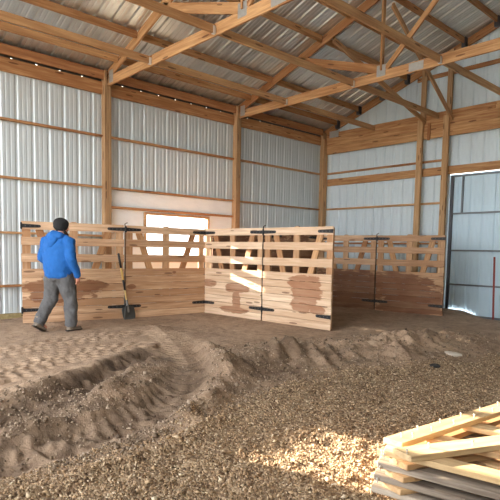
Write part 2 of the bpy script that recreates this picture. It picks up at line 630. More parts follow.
def corrugated(name, u0, u1, depth, place, zrange, holes, mat):
    cuts = [c for h in holes for c in h[:2]]
    P = profile(u0, u1, depth, cuts)
    bm = bmesh.new()
    for (ua, da), (ub, db) in zip(P, P[1:]):
        mid = (ua + ub) / 2
        za0, za1 = zrange(ua)
        zb0, zb1 = zrange(ub)
        spans = [(za0, za1, zb0, zb1)]
        hs = sorted((h[2], h[3]) for h in holes if h[0] < mid < h[1])
        for (h0, h1) in hs:
            a0, a1, b0, b1 = spans.pop()
            if h0 > a0:
                spans.append((a0, h0, b0, h0))
            if h1 < a1:
                spans.append((h1, a1, h1, b1))
            else:
                break
        for (a0, a1, b0, b1) in spans:
            vs = [bm.verts.new(place(ua, da, a0)), bm.verts.new(place(ub, db, b0)), bm.verts.new(place(ub, db, b1)), bm.verts.new(place(ua, da, a1))]
            bm.faces.new(vs)
    me = bpy.data.meshes.new(name)
    bm.to_mesh(me)
    bm.free()
    me.materials.append(mat)
    o = bpy.data.objects.new(name, me)
    COL.objects.link(o)
    tag(o, kind='structure')
    return o


WIN = (-6.36, -4.50, 1.10, 2.22)
WIN2 = (-12.15, -11.08, 1.77, 2.95)
WIN3 = (-11.04, -10.4, 2.25, 2.95)
o = corrugated("wall_left", -20, 0.0, 0.014, lambda u, d, z: (-0.005 - d, u, z), lambda u: (-0.25, 3.47 + Z0), [WIN, WIN2, WIN3], MT['wall_metal'])
tag(o, 'pale grey ribbed steel side wall', 'wall')
DOORX = (4.10, 8.60)
o = corrugated('wall_back', -0.03, 18.2, 0.022, lambda u, d, z: (u, 0.005 + d, z), lambda u: (-0.25, roof_z(u) - 0.005), [(DOORX[0], DOORX[1], -0.25, 2.0 + Z0)], MT['back_metal'])
tag(o, 'pale blue grey ribbed steel end wall', 'wall')
bm = bmesh.new()
for (x0, x1) in ((-0.35, RIDGE), (RIDGE, 18.55)):
    P = profile(-15, 0.25, 0.034)
    for (ua, da), (ub, db) in zip(P, P[1:]):
        z0, z1 = (ROOF0 + SLOPE * x0, ROOF0 + SLOPE * x1) if x1 <= RIDGE else (roof_z(x0), roof_z(x1))
        vs = [bm.verts.new((x0, ua, z0 + da)), bm.verts.new((x0, ub, z0 + db)), bm.verts.new((x1, ub, z1 + db)), bm.verts.new((x1, ua, z1 + da))]
        bm.faces.new(vs)
me = bpy.data.meshes.new('ceiling')
bm.to_mesh(me)
bm.free()
me.materials.append(MT['roof_metal'])
o = bpy.data.objects.new('ceiling', me)
COL.objects.link(o)
tag(o, 'grey ribbed steel roof seen from below', 'roof', kind='structure')

o = corrugated('wall_right', -20, 0.0, 0.022, lambda u, d, z: (18.205 + d, u, z), lambda u: (-0.25, 3.6 + Z0), [], MT['wall_metal'])  # unseen wall, added to block side light so faces turned this way darken
tag(o, 'ribbed steel side wall opposite', 'wall')

o = corrugated('wall_front', 9.4, 18.2, 0.022, lambda u, d, z: (u, -15.0 - d, z), lambda u: (-0.25, roof_z(u) - 0.005), [], MT['wall_metal'])  # unseen wall, added to narrow the opening so daylight enters from the left
tag(o, 'ribbed steel wall beside the wide barn opening', 'wall')

# closure strip along the eave with daylight showing between the ribs
bm = bmesh.new()
DOT = 0.46
for k in range(-42, 0):
    y = k * DOT
    box_bm(bm, -0.02, 0.01, y + 0.03, y + DOT - 0.012, 3.46 + Z0, 3.70 + Z0)
    box_bm(bm, -0.02, 0.01, y - 0.012, y + 0.03, 3.51 + Z0, 3.70 + Z0)
tag(mesh_obj('trim_1', bm, MT['closure']), 'dark closure strip at the eave with dots of daylight', 'trim', kind='structure')
tag(box('baseboard_left', 0.0, 0.045, -14, -0.05, -0.12, 0.10, wood('skirt_board', (0.28, 0.22, 0.10), (0.46, 0.38, 0.2))), 'treated skirt board along the foot of the side wall', 'baseboard', kind='structure')

# window behind the gates and two windows further along the same wall
def window(name, wdim, label):
    y0, y1, z0, z1 = wdim
    r = empty(name, (0, (y0 + y1) / 2, z0))
    tag(r, label, 'window', kind='structure')
    bm = bmesh.new()
    fwid = 0.05
    box_bm(bm, -0.06, 0.07, y0, y0 + fwid, z0, z1)
    box_bm(bm, -0.06, 0.07, y1 - fwid, y1, z0, z1)
    box_bm(bm, -0.06, 0.07, y0 + fwid, y1 - fwid, z0, z0 + fwid)
    box_bm(bm, -0.06, 0.07, y0 + fwid, y1 - fwid, z1 - fwid, z1)
    mesh_obj('window_frame', bm, MT['pale_post'], r)
    box('pane', -0.004, 0.004, y0 + fwid, y1 - fwid, z0 + fwid, z1 - fwid, MT['glass'], r, bevel=0)


window('window_1', WIN, 'bright wood framed window in the side wall behind the gates')
window('window_2', WIN2, 'wood framed window further along the side wall')
window('window_3', WIN3, 'high small window in the side wall')

# sliding door in the end wall
r = empty('door_1', ((DOORX[0] + DOORX[1]) / 2, 0.05, -0.2))
tag(r, 'tall blue grey steel sliding door with dark frame rails', 'door', kind='structure')
P = profile(DOORX[0] - 0.1, DOORX[1] + 0.1, 0.02)
bm = bmesh.new()
for (ua, da), (ub, db) in zip(P, P[1:]):
    bm.faces.new([bm.verts.new(c) for c in ((ua, 0.09 + da, -0.145), (ub, 0.09 + db, -0.145), (ub, 0.09 + db, 2.0 + Z0), (ua, 0.09 + da, 2.0 + Z0))])
mesh_obj('door_panel', bm, MT['door_metal'], r)
bm = bmesh.new()
for z, t in ((1.02, 0.04), (0.095, 0.04), (-0.76, 0.04), (1.955, 0.05)):
    box_bm(bm, DOORX[0] + 0.05, DOORX[1], 0.035, 0.085, z + Z0 - t / 2, z + Z0 + t / 2)
mesh_obj('cross_rail', bm, MT['door_steel'], r)
box('bottom_rail', DOORX[0] + 0.02, DOORX[1], 0.035, 0.085, -0.2, -0.10, MT['door_steel'], r)
box('jamb', DOORX[0], DOORX[0] + 0.075, 0.02, 0.085, -0.2, 1.98 + Z0, MT['dark_steel'], r)
box('stile', 4.39, 4.43, 0.035, 0.085, 1.02 + Z0, 1.93 + Z0, MT['door_steel'], r)

# housewrap round the window
r = empty('housewrap_sheet', (0.02, -5.4, 0.9))
tag(r, 'white housewrap sheet stretched on the side wall around the window', 'sheet')
bm = bmesh.new()
SH = (-7.18, -3.60, 0.75, 1.25 + Z0)
for (y0, y1, z0, z1) in ((SH[0], WIN[0], SH[2], SH[3]), (WIN[1], SH[1], SH[2], SH[3]), (WIN[0], WIN[1], WIN[3], SH[3]), (WIN[0], WIN[1], SH[2], WIN[2])):
    box_bm(bm, 0.001, 0.009, y0, y1, z0, z1)
mesh_obj('wrap', bm, MT['housewrap'], r)

# ------------------------------------------------------------------ wall framing
BAYS = {'A': (-11.0, -7.39), 'B': (-7.25, -3.73), 'C': (-3.59, -0.25)}
BAYN = {'A': 'in the bay before the first post', 'B': 'between the first and second posts', 'C': 'between the second post and the corner post'}
GIRT = ((2.355, 'highest'), (1.283, 'second highest'), (0.25, 'third highest'), (-0.765, 'lowest'))
for b, (y0, y1) in BAYS.items():
    for z, nm in GIRT:
        if b != 'A' and z < 0.5 and z > 0:
            pass
        if b == 'B' and z == 0.25:
            continue
        o = bar('wall_girt', (0.055, y0, z + Z0), (0.055, y1, z + Z0), 0.09, 0.042, MT['lumber'])
        tag(o, '%s thin girt on the side wall %s' % (nm, BAYN[b]), 'girt', 'girts on the side wall')
    o = bar('eave_beam', (0.05, y0, 3.345 + Z0), (0.05, y1, 3.345 + Z0), 0.06, 0.25, MT['lumber'])
    tag(o, 'thick wooden eave beam on top of the side wall %s' % BAYN[b], 'beam', 'eave beams')
    yy = (y0 - (0 if b == 'A' else .0), y1)
    o = bar('eave_purlin', (0.13, yy[0], 3.595 + Z0), (0.13, yy[1], 3.595 + Z0), 0.04, 0.185, MT['lumber_red'])
    tag(o, 'reddish eave board above the beam %s' % BAYN[b], 'board', 'eave boards under the roof edge')
# head piece over the window
o = bar('window_header', (0.055, -7.25, 0.875 + Z0), (0.055, -3.73, 0.875 + Z0), 0.09, 0.05, MT['lumber'])
tag(o, 'thin horizontal board over the window across the white sheet', 'board')

def laminated_post(y, label, short_side=1, tall=3.78):
    r = empty('barn_post', (0.12, y, 0))
    tag(r, label, 'post', 'posts along the side wall')
    for k, (top, nm) in enumerate(((tall, 'ply'), (3.385, 'ply'), (3.385, 'ply'))):
        yc = y + (-0.047 + 0.047 * k) * short_side
        box(nm, 0.03, 0.175, yc - 0.0225, yc + 0.0225, -0.2, top + Z0, MT['post'], r, Matrix.Identity(4), 0.004)
    return r


def ply_fix(r):
    pass


def post_z(name, x0, x1, y0, y1, z0, z1, mat, parent):
    """upright board with grain along its height"""
    return bar(name, ((x0 + x1) / 2, (y0 + y1) / 2, z0), ((x0 + x1) / 2, (y0 + y1) / 2, z1), x1 - x0, y1 - y0, mat, parent, upv=(0, 1, 0))


def side_post(y, label):
    r = empty('barn_post', (0.12, y, 0))
    tag(r, label, 'post', 'posts along the side wall')
    for k, top in enumerate((3.70, 3.385, 3.385)):
        yc = y - 0.052 + 0.052 * k
        post_z('ply', 0.03, 0.185, yc - 0.025, yc + 0.025, -0.2, top + Z0, MT['post'], r)


TY = (-7.32, -3.66)
side_post(TY[0], 'rough laminated wooden post at the side wall, standing where the white sheet begins')
side_post(TY[1], 'rough laminated wooden post at the side wall, standing where the white sheet ends')
r = empty('barn_post', (0.12, -0.14, 0))
tag(r, 'wooden corner post where the two steel walls meet', 'post')
post_z('ply', 0.03, 0.13, -0.24, -0.06, -0.2, 3.60 + Z0, MT['post'], r)
post_z('ply', 0.135, 0.185, -0.24, -0.06, 1.95, 3.40 + Z0, MT['pale_post'], r)

# end wall: girts, header boards, posts
def gable_bar(name, x0, x1, yc, thick, z0, z1, mat, label, cat, group=None):
    o = bar(name, (x0, yc, (z0 + z1) / 2 + Z0), (x1, yc, (z0 + z1) / 2 + Z0), thick, z1 - z0, mat)
    return tag(o, label, cat, group)


gable_bar('end_girt', 0.2, 3.97, -0.04, 0.07, 2.345, 2.395, MT['lumber'], 'thin girt on the end wall above the wide door header board', 'girt')
gable_bar('end_girt', 0.2, 3.97, -0.04, 0.07, 1.27, 1.32, MT['lumber'], 'thin girt on the end wall just above the far gates', 'girt')
gable_bar('end_girt', 0.2, 3.97, -0.04, 0.07, 0.24, 0.29, MT['lumber'], 'thin girt on the end wall seen through the far gates upper gaps', 'girt')
gable_bar('door_header', 0.2, 9.0, -0.045, 0.06, 2.0, 2.20, MT['lumber'], 'wide header board across the end wall over the sliding door', 'beam')
gable_bar('end_beam', 0.2, 12, -0.105, 0.06, 3.175, 3.40, MT['lumber'], 'upper board of the doubled beam across the end wall', 'beam', 'doubled beam on the end wall')
gable_bar('end_beam', 0.2, 12, -0.115, 0.045, 2.935, 3.17, MT['lumber'], 'lower board of the doubled beam across the end wall', 'beam', 'doubled beam on the end wall')
gable_bar('end_girt', 3.1, 12, -0.03, 0.04, 4.45, 4.55, MT['lumber'], 'girt high on the end wall above the doubled beam', 'girt')
for x, lab in ((3.33, 'pale wooden post on the end wall, the one farther from the steel door'), (4.035, 'pale wooden post on the end wall at the edge of the steel door')):
    r = empty('end_post', (x, -0.2, -0.1))
    tag(r, lab, 'post', 'posts on the end wall')
    post_z('post', x - 0.07, x + 0.07, -0.235, -0.14, -0.25, 3.43 + Z0, MT['pale_post'], r)
    o = post_z('upper_ply', x - 0.055, x + 0.075, -0.138, -0.08, 3.40 + Z0, roof_z(x) - 0.06, MT['post'], r)
o = bar('wood_block', (3.55, -0.16, 2.90 + Z0), (3.55, -0.16, 3.32 + Z0), 0.07, 0.04, MT['lumber_red'], upv=(0, 1, 0))
tag(o, 'short upright block nailed beside the post on the doubled beam', 'block')

# ------------------------------------------------------------------ trusses
XH = 0.06
def top_z(x):          # upper edge of the top chord
    return roof_z(x) - 0.012


def truss(y, label, full=True):
    r = empty('roof_truss', (0.1, y, 3.385 + Z0))
    tag(r, label, 'truss', 'roof trusses')
    t = 0.042
    zc = (3.385 + 3.58) / 2 + Z0
    def chord(name, a, b, dep=0.19, m='lumber'):
        return bar(name, (a[0], y, a[1]), (b[0], y, b[1]), t, dep, MT[m], r)
    chord('bottom_chord', (0.10, zc), (5.16, zc))
    chord('bottom_chord', (5.165, zc), (13.0, zc))
    chord('bottom_chord', (13.005, zc), (18.1, zc))
    d = 0.2
    off = d / 2 * math.sqrt(1 + SLOPE ** 2)
    chord('top_chord', (0.05, top_z(0.05) - off), (RIDGE, top_z(RIDGE) - off))
    chord('top_chord', (18.15, top_z(18.15) - off), (RIDGE + .01, top_z(RIDGE) - off))
    if full:
        J = (4.42, 3.57 + Z0)
        def low(x):
            return top_z(x) - 2 * off
        for mir in (False, True):
            f = (lambda q: (18.2 - q[0], q[1])) if mir else (lambda q: q)
            chord('web', f((2.24, low(2.24) + .06)), f((J[0] - 0.07, J[1] + 0.045)), 0.17)
            chord('web', f((J[0] - 0.02, J[1] + 0.015)), f((J[0] - 0.02, low(J[0]))), 0.09)
            chord('web', f((J[0] + 0.08, J[1] + 0.03)), f((6.75, low(6.75) - 0.03)), 0.10)
        plates = [(0.30, 3.555 + Z0, 0.17, 0.25), (J[0] - .02, J[1] + 0.01, 0.2, 0.22), (5.16, zc, 0.30, 0.15), (2.2, low(2.2) + 0.08, 0.13, 0.13)]
    else:
        plates = [(0.42, 3.53 + Z0, 0.34, 0.19)]
    for (x, z, wx, wz) in plates:
        for s in (-1, 1):
            box('gusset_plate', x - wx / 2, x + wx / 2, y + s * 0.0225 - 0.0015, y + s * 0.0225 + 0.0015, z - wz / 2, z + wz / 2, MT['steel'], r, Matrix.Identity(4), 0)
    return r


truss(TY[0] - 0.0 + 0.03, 'large timber roof truss bearing on the first side wall post, crossing highest in view')
truss(TY[1] + 0.03, 'timber roof truss bearing on the second side wall post, before the end wall')
truss(-11.0, 'timber roof truss overhead nearer the barn opening than the others')
truss(-0.06, 'end truss lying flat against the end wall steel', False)

# ------------------------------------------------------------------ purlins and lateral braces
ORD = ['first', 'second', 'third', 'fourth', 'fifth', 'sixth', 'seventh', 'eighth', 'ninth', 'tenth']
SPAN = {'A': (-10.97, TY[0] + 0.0), 'B': (TY[0] + 0.06, TY[1] + 0.0), 'C': (TY[1] + 0.06, -0.09)}
BAYR = {'A': 'before the nearest truss', 'B': 'between the two open trusses', 'C': 'between far truss and end wall'}
NP = {'A': 4, 'B': 6, 'C': 9}
upr = Vector((-SLOPE, 0, 1)).normalized()
for b, (y0, y1) in SPAN.items():
    for k in range(NP[b]):
        x = 0.60 + 0.755 * k
        zc = roof_z(x) - 0.004 - 0.072
        r = empty('roof_purlin', (x, (y0 + y1) / 2, zc - 0.07))
        tag(r, '%s roof purlin up from the eave board, %s' % (ORD[k], BAYR[b]), 'purlin', 'roof purlins')
        bar('joist', (x, y0 + 0.004, zc), (x, y1 - 0.004, zc), 0.04, 0.14, MT['lumber_red' if (k + len(b)) % 3 == 0 else 'lumber'], r)
        if b == 'C':
            bm = bmesh.new()
            box_bm(bm, x - 0.05, x - 0.021, y1 - 0.12, y1 - 0.006, zc - 0.10, zc + 0.066)
            box_bm(bm, x + 0.021, x + 0.05, y1 - 0.12, y1 - 0.006, zc - 0.10, zc + 0.066)
            box_bm(bm, x - 0.05, x + 0.05, y1 - 0.12, y1 - 0.006, zc - 0.16, zc - 0.0715)
            mesh_obj('joist_hanger', bm, MT['dark_steel'], r)
BX = (1.86, 3.76, 5.65)
for b, (y0, y1) in SPAN.items():
    for k, x in enumerate(BX):
        r = empty('lateral_brace', (x, (y0 + y1) / 2, 3.40 + Z0))
        tag(r, '%s long level brace from the side wall, %s' % (ORD[k], BAYR[b]), 'brace', 'level braces between the truss bottom chords')
        ya = y0 + 0.006 if b != 'A' else y0
        bar('joist', (x, ya, 3.475 + Z0), (x, y1 - 0.006 if b != 'C' else -0.10, 3.475 + Z0), 0.04, 0.135, MT['brace'], r)
        if b != 'C':
            box('bracket', x - 0.028, x + 0.028, y1 - 0.05, y1 + 0.004, 3.40 + Z0, 3.52 + Z0, plain('zinc_bracket', (0.7, 0.7, 0.7), 0.35, 0.6), r, Matrix.Identity(4), 0.002)
for (p0, p1, lab) in (((3.44, -0.145, 3.36 + Z0), (3.12, -3.58, 4.55 + Z0), 'sloping brace from the farther end wall post up to the far truss'),
                      ((4.16, -0.145, 3.33 + Z0), (4.56, -3.58, 4.80 + Z0), 'sloping brace from the post at the door edge up to the far truss')):
    o = bar('sloping_brace', p0, p1, 0.04, 0.12, MT['brace'])
    tag(o, lab, 'brace', 'sloping braces by the end wall')

# ------------------------------------------------------------------ gates
GH = 1.83
ROWS = [(1.685, 1.83), (1.41, 1.555), (1.11, 1.26), (0.84, 0.985)] + [(0.84 - 0.14 * (k + 1), 0.84 - 0.14 * k - 0.005) for k in range(6)]
IRON = MT['black_iron']


def hinge(gate, M0, x, z, direction):
    """strap starting at the gate edge x, running towards direction"""
    bm = bmesh.new()
    L = 0.33
    n = 8
    poly = [(0, -0.035), (L - 0.03, -0.026)]
    poly += [(L - 0.03 + 0.03 * math.sin(math.pi * k / n), -0.026 * math.cos(math.pi * k / n)) for k in range(1, n)]
    poly += [(L - 0.03, 0.026), (0, 0.035)]
    poly = [(x + direction * px, z + pz) for px, pz in poly]
    if direction < 0:
        poly = poly[::-1]
    prism_bm(bm, poly, -0.034, -0.0265)
    o = mesh_obj('strap_hinge', bm, IRON, gate, M0)
    for dx in (0.07, 0.15, 0.23, 0.30):
        bm = bmesh.new()
        ball_bm(bm, (x + direction * dx, -0.035, z), (0.011, 0.006, 0.011), 1)
        mesh_obj('bolt', bm, MT['dark_steel'], o, M0)
    if direction < 0:
        return
    bm = bmesh.new()
    tube_bm(bm, [(x, -0.034, z - 0.055), (x, -0.034, z + 0.055)], [0.017, 0.017], 10)
    mesh_obj('knuckle', bm, IRON, o, M0)


def gate(p0, p1, z, label, stains, lo, hi, wet=(0.20, 0.075, 0.03), rods=(), sn=0.5, hinges=None, rows=None):
    p0, p1 = Vector((p0[0], p0[1], z)), Vector((p1[0], p1[1], z))
    L = (p1 - p0).length - 0.022
    ang = math.atan2(p1.y - p0.y, p1.x - p0.x)
    r = empty('wooden_gate', p0, ang)
    M0 = chain(r)
    tag(r, label, 'gate', 'wooden gates of the pen')
    bmat = wood('gate_board', lo, hi, stains=stains, wet=wet, tint=0.38, stain_noise=sn * 1.8)
    for i, (z0, z1) in enumerate(rows or ROWS):
        e0, e1 = random.uniform(-0.004, 0.008), random.uniform(-0.008, 0.004)
        dz = random.uniform(-0.004, 0.004) if i < 4 else 0
        box('board', 0.004 + e0, L - 0.004 + e1, -0.026, 0.0, z0 + dz, z1 + dz, bmat, r, M0, 0.004)
    for (x, wd, top) in ((0.09, 0.14, 0.0), (L * 0.49, 0.14, 0.02), (L - 0.085, 0.13, 0.0)):
        bm = bmesh.new()
        zt = GH + top
        poly = [(x - wd / 2, 0.02), (x + wd / 2, 0.02), (x + wd / 2, zt - 0.02), (x + wd / 4, zt), (x - wd / 4, zt), (x - wd / 2, zt - 0.02)]
        prism_bm(bm, poly, 0.002, 0.042)
        mesh_obj('upright', bm, MT['upright'], r, M0)
    for (xa, xb) in ((0.30, L * 0.44), (L - 0.30, L * 0.54)):
        a = M0 @ Vector((xa, 0.022, 1.70))
        b = M0 @ Vector((xb, 0.022, 0.14))
        n = M0.to_3x3() @ Vector((0, 1, 0))
        bar('diagonal', a, b, 0.13, 0.036, MT['diagonal'], r, upv=n)
    for (side, zz) in (hinges or (('l', GH - 0.08), ('r', GH - 0.08), ('l', 0.235), ('r', 0.235))):
        hinge(r, M0, 0.0 if side == 'l' else L, zz, 1 if side == 'l' else -1)
    for x in rods:
        bm = bmesh.new()
        tube_bm(bm, [(x, -0.014, 0.04), (x, -0.014, 1.0), (x, -0.014, GH + 0.03), (x + 0.05, -0.014, GH + 0.05)], [0.0102] * 4, 8)
        mesh_obj('pivot_rod', bm, MT['rod'], r, M0)
    return r


WARM = ((0.42, 0.235, 0.125), (0.74, 0.51, 0.33))
BLEACH = ((0.58, 0.39, 0.25), (0.86, 0.68, 0.50))
G1L, G12, G23, G34, G4R = (0.85, -9.35), (1.27, -7.52), (1.38, -5.62), (3.09, -5.49), (4.77, -5.40)
gate(G1L, G12, 0.012, 'slatted wooden gate behind the person in blue, with a brown stain', [(0.45, 0.56, 0.45, 0.26), (0.95, 0.60, 0.45, 0.22), (1.3, 0.66, 0.25, 0.1)], *WARM)
gate(G12, G23, 0.012, 'unstained slatted wooden gate right in front of the bright window', [(0.12, 0.62, 0.10, 0.05), (1.1, 0.9, 0.05, 0.03)], *WARM, rods=(-0.011,), sn=0.25)
gate(G23, G34, 0.012, 'pale slatted gate meeting the window side gate, with three brown stains', [(0.16, 0.66, 0.26, 0.09), (1.02, 0.60, 0.40, 0.10), (1.0, 0.36, 0.13, 0.22), (0.9, 0.14, 0.45, 0.07)], *BLEACH, wet=(0.29, 0.12, 0.055), rods=(-0.011,), sn=0.28)
gate(G34, G4R, 0.012, 'pale slatted gate at the open end of the nearer row, one large stain', [(1.05, 0.82, 0.42, 0.15), (1.12, 0.62, 0.36, 0.20), (1.02, 0.40, 0.3, 0.14), (1.35, 0.34, 0.2, 0.08)], *BLEACH, rods=(-0.011,), wet=(0.31, 0.13, 0.06), sn=0.28)
gate((1.60, -2.06), (3.25, -1.83), -0.01, 'dark wet slatted gate half hidden behind the nearer row of gates', [(0.8, 0.40, 1.6, 0.62)], *WARM, wet=(0.13, 0.045, 0.02), sn=0.3)
gate((3.25, -1.83), (4.90, -1.60), -0.01, 'far slatted gate by the steel door, lower boards stained dark brown', [(0.5, 0.62, 1.1, 0.36), (1.0, 0.35, 1.0, 0.30), (0.9, 0.10, 1.1, 0.10)], *WARM, rods=(-0.011,), wet=(0.16, 0.055, 0.022), sn=0.5)

SOLID = [(1.83 - 0.141 * (k + 1), 1.83 - 0.141 * k + 0.004) for k in range(13)]
for (a, b, lab) in (((1.48, -5.535), (1.53, -3.755), 'closed dark board gate inside the pen, glimpsed through the pale gate beside the window gate'), ((1.545, -3.765), (1.60, -2.10), 'closed dark board gate at the back of the pen, glimpsed through the pale end gate')):
    gate(a, b, 0.012, lab, [(0.8, 0.6, 2.0, 1.3)], *WARM, wet=(0.15, 0.05, 0.02), sn=0.4, rows=SOLID)

# ------------------------------------------------------------------ shovel leaning on the gate seam
fx = Vector((G12[0], G12[1], 0)) + Vector((0.06, 0.0, 0))
base = Vector((1.46, -7.52, float(H(1.46, -7.52))))
topp = Vector((1.325, -7.70, 1.31))
r = empty('shovel', base)
tag(r, 'square bladed shovel with a yellow and black handle leaning on the gates', 'shovel')
dirv = (topp - base).normalized()
n = Vector((1, -0.25, 0)).normalized()
side = dirv.cross(n).normalized()
def shaft(name, a, b, rad, mat):
    bm = bmesh.new()
    pa, pb = base + dirv * a, base + dirv * b
    tube_bm(bm, [pa, pa.lerp(pb, .5), pb], [rad] * 3, 10)
    mesh_obj(name, bm, mat, r, smooth=True)
shaft('grip', 1.02, 1.30, 0.022, IRON)
shaft('handle', 0.78, 1.03, 0.019, plain('yellow_paint', (0.62, 0.40, 0.12), 0.5))
shaft('handle', 0.58, 0.79, 0.019, IRON)
shaft('handle', 0.38, 0.59, 0.019, plain('worn_yellow', (0.6, 0.42, 0.17), 0.5))
shaft('socket', 0.15, 0.39, 0.022, plain('grey_socket', (0.2, 0.19, 0.18), 0.5, 0.5))
bm = bmesh.new()
hw = 0.125
outl = [(-hw * .85, 0.0), (hw * .85, 0.0), (hw, 0.08), (hw, 0.22), (hw * .75, 0.26), (0.03, 0.28), (-0.03, 0.28), (-hw * .75, 0.26), (-hw, 0.22), (-hw, 0.08)]
fr, bk = [], []
for (u, v) in outl:
    bow = 0.035 * (1 - (u / hw) ** 2) - 0.02
    p = base + side * u + dirv * v + n * (bow + 0.015)
    fr.append(bm.verts.new(p))
    bk.append(bm.verts.new(p - n * 0.006))
bm.faces.new(fr)
bm.faces.new(bk[::-1])
for i in range(len(fr)):
    j = (i + 1) % len(fr)
    bm.faces.new((fr[i], bk[i], bk[j], fr[j]))
mesh_obj('blade', bm, plain('worn_blade', (0.05, 0.048, 0.045), 0.5, 0.4), r)

# ------------------------------------------------------------------ red steel post by the door
px_, py_ = 5.54, -0.485
pz = float(H(px_, py_))
bm = bmesh.new()
box_bm(bm, px_ - 0.022, px_ + 0.022, py_ - 0.004, py_ + 0.004, pz - 0.2, 1.355)
box_bm(bm, px_ - 0.004, px_ + 0.004, py_ + 0.004, py_ + 0.032, pz - 0.2, 1.355)
for k in range(16):
    box_bm(bm, px_ - 0.007, px_ + 0.007, py_ - 0.009, py_ - 0.004, pz + 0.15 + 0.08 * k, pz + 0.17 + 0.08 * k)
for v in bm.verts:
    kz = max(0.0, v.co.z - pz)
    v.co.x -= 0.024 * kz
    v.co.y -= 0.026 * kz
tag(mesh_obj('steel_fence_post', bm, MT['red_paint']), 'dark red steel fence post upright in the dirt before the steel door', 'post')

# ------------------------------------------------------------------ stack of wooden frames in the foreground
ST = Vector((8.66, -9.80, 0))
base_z = float(H(9.0, -9.6))
LAY = 4
dirA = (Vector((8.84, -8.48, 0)) - Vector((8.69, -9.80, 0))).normalized()
dirB = (Vector((9.14, -9.22, 0)) - Vector((8.86, -9.86, 0))).normalized()
dirC = (Vector((9.86, -9.75, 0)) - Vector((8.92, -9.95, 0))).normalized()
TOPZ = 0.245
names = ['topmost of the stacked wooden pallets, bright boards with nails standing up', 'second from the top of the stacked wooden pallets, grey weathered edge board',
         'third from the top of the stacked wooden pallets', 'lowest of the stacked wooden pallets resting on a block']
th = 0.036
zt = TOPZ
def board(parent, name, start, d, length, wid, ztop, mat, skew0=0.0, skew1=0.0):
    """flat board: start = left end on its far edge, lies towards d, width to the camera side"""
    nrm = Vector((d.y, -d.x, 0))
    bm = bmesh.new()
    Mx = Matrix((d, -nrm, Vector((0, 0, 1)))).transposed().to_4x4()
    Mx.translation = Vector((start.x, start.y, ztop))
    poly = [(0, 0), (length, 0), (length + skew1, -wid), (skew0, -wid)]
    a = [bm.verts.new((x, y, 0)) for x, y in poly]
    b = [bm.verts.new((x, y, -th)) for x, y in poly]
    bm.faces.new(a)
    bm.faces.new(b[::-1])
    for i in range(4):
        j = (i + 1) % 4
        bm.faces.new((a[i], b[i], b[j], a[j]))
    bmesh.ops.bevel(bm, geom=bm.edges[:], offset=0.003, segments=1, affect='EDGES')
    return mesh_obj(name, bm, mat, parent, Mx)


def nail(parent, x, y, z, h=0.028):
    bm = bmesh.new()
    tube_bm(bm, [(x, y, z - 0.01), (x, y, z + h - 0.006)], [0.0035, 0.0035], 6)
    tube_bm(bm, [(x, y, z + h - 0.008), (x, y, z + h)], [0.0075, 0.0075], 8)
    mesh_obj('nail', bm, MT['zinc'], parent)


MT['zinc'] = plain('zinc_nail', (0.75, 0.74, 0.72), 0.35, 0.7)
for k in range(LAY):
    r = empty('wooden_pallet', (ST.x, ST.y, zt - 2 * th))
    tag(r, names[k], 'frame', 'stacked wooden pallets')
    jx = [0, -0.05, -0.08, -0.10][k]
    s = ST + Vector((0.0 + jx * 0.4, jx * 0.6, 0))
    m = MT['fresh'] if k == 0 else MT['pale_post']
    g2 = MT['grey_board'] if k else MT['fresh']
    board(r, 'rail', s, dirA, 1.75, 0.13, zt, m, 0.02)
    board(r, 'rail', s + Vector((0.135, -0.11, 0)) + dirB * (0.0 if k == 0 else 0.07) + Vector((-0.05 if k else 0.0, 0, 0)), dirB, 1.5, 0.14, zt, m, 0.03)
    # lower course of the frame: boards running towards the camera's right
    z2 = zt - th - 0.001
    board(r, 'cross_board', s + Vector((0.02, 0.02, 0)), dirC, 1.55, 0.12, z2, g2, 0.02)
    board(r, 'cross_board', s + Vector((0.10, 0.42, 0)), dirC, 1.35, 0.12, z2, MT['pale_post'], 0.0)
    board(r, 'cross_board', s + Vector((0.14, 0.85, 0)), dirC, 1.35, 0.12, z2, g2, 0.0)
    if k == 0:
        for t in (0.10, 0.30, 0.55, 0.80, 1.05, 1.30):
            q = s + dirA * t + Vector((dirA.y, -dirA.x, 0)) * (0.035 if t != 0.10 else 0.06)
            nail(r, q.x, q.y, zt)
            q2 = s + dirA * (t + 0.06) + Vector((dirA.y, -dirA.x, 0)) * 0.10
            nail(r, q2.x, q2.y, zt)
        for t in (0.03, 0.22, 0.5, 0.8):
            q = s + Vector((0.135, -0.11, 0)) + dirB * t + Vector((dirB.y, -dirB.x, 0)) * (0.05 if t in (.22, .8) else 0.10)
            nail(r, q.x, q.y, zt)
    else:
        for t in (0.02, 0.12):
            q = s + Vector((0.04 + t * 0.5, -0.02 - t * 0.5, 0))
            nail(r, q.x, q.y, zt, 0.02)
    zt -= 2 * th + 0.002
zb = zt
for i, (bx, by, wx, wy) in enumerate(((ST.x + 0.0, ST.y - 0.06, 0.15, 0.10), (ST.x + 0.35, ST.y + 0.75, 0.3, 0.12), (ST.x + 1.05, ST.y + 0.25, 0.14, 0.3))):
    gz = float(H(bx + wx / 2, by + wy / 2))
    o = box('wood_block', bx, bx + wx, by, by + wy, gz - 0.06, zb, MT['pale_post'])
    tag(o, ['wood block under the near corner of the stacked pallets', 'wood block under the far side of the stacked pallets', 'wood block under the outer side of the stacked pallets'][i], 'block')

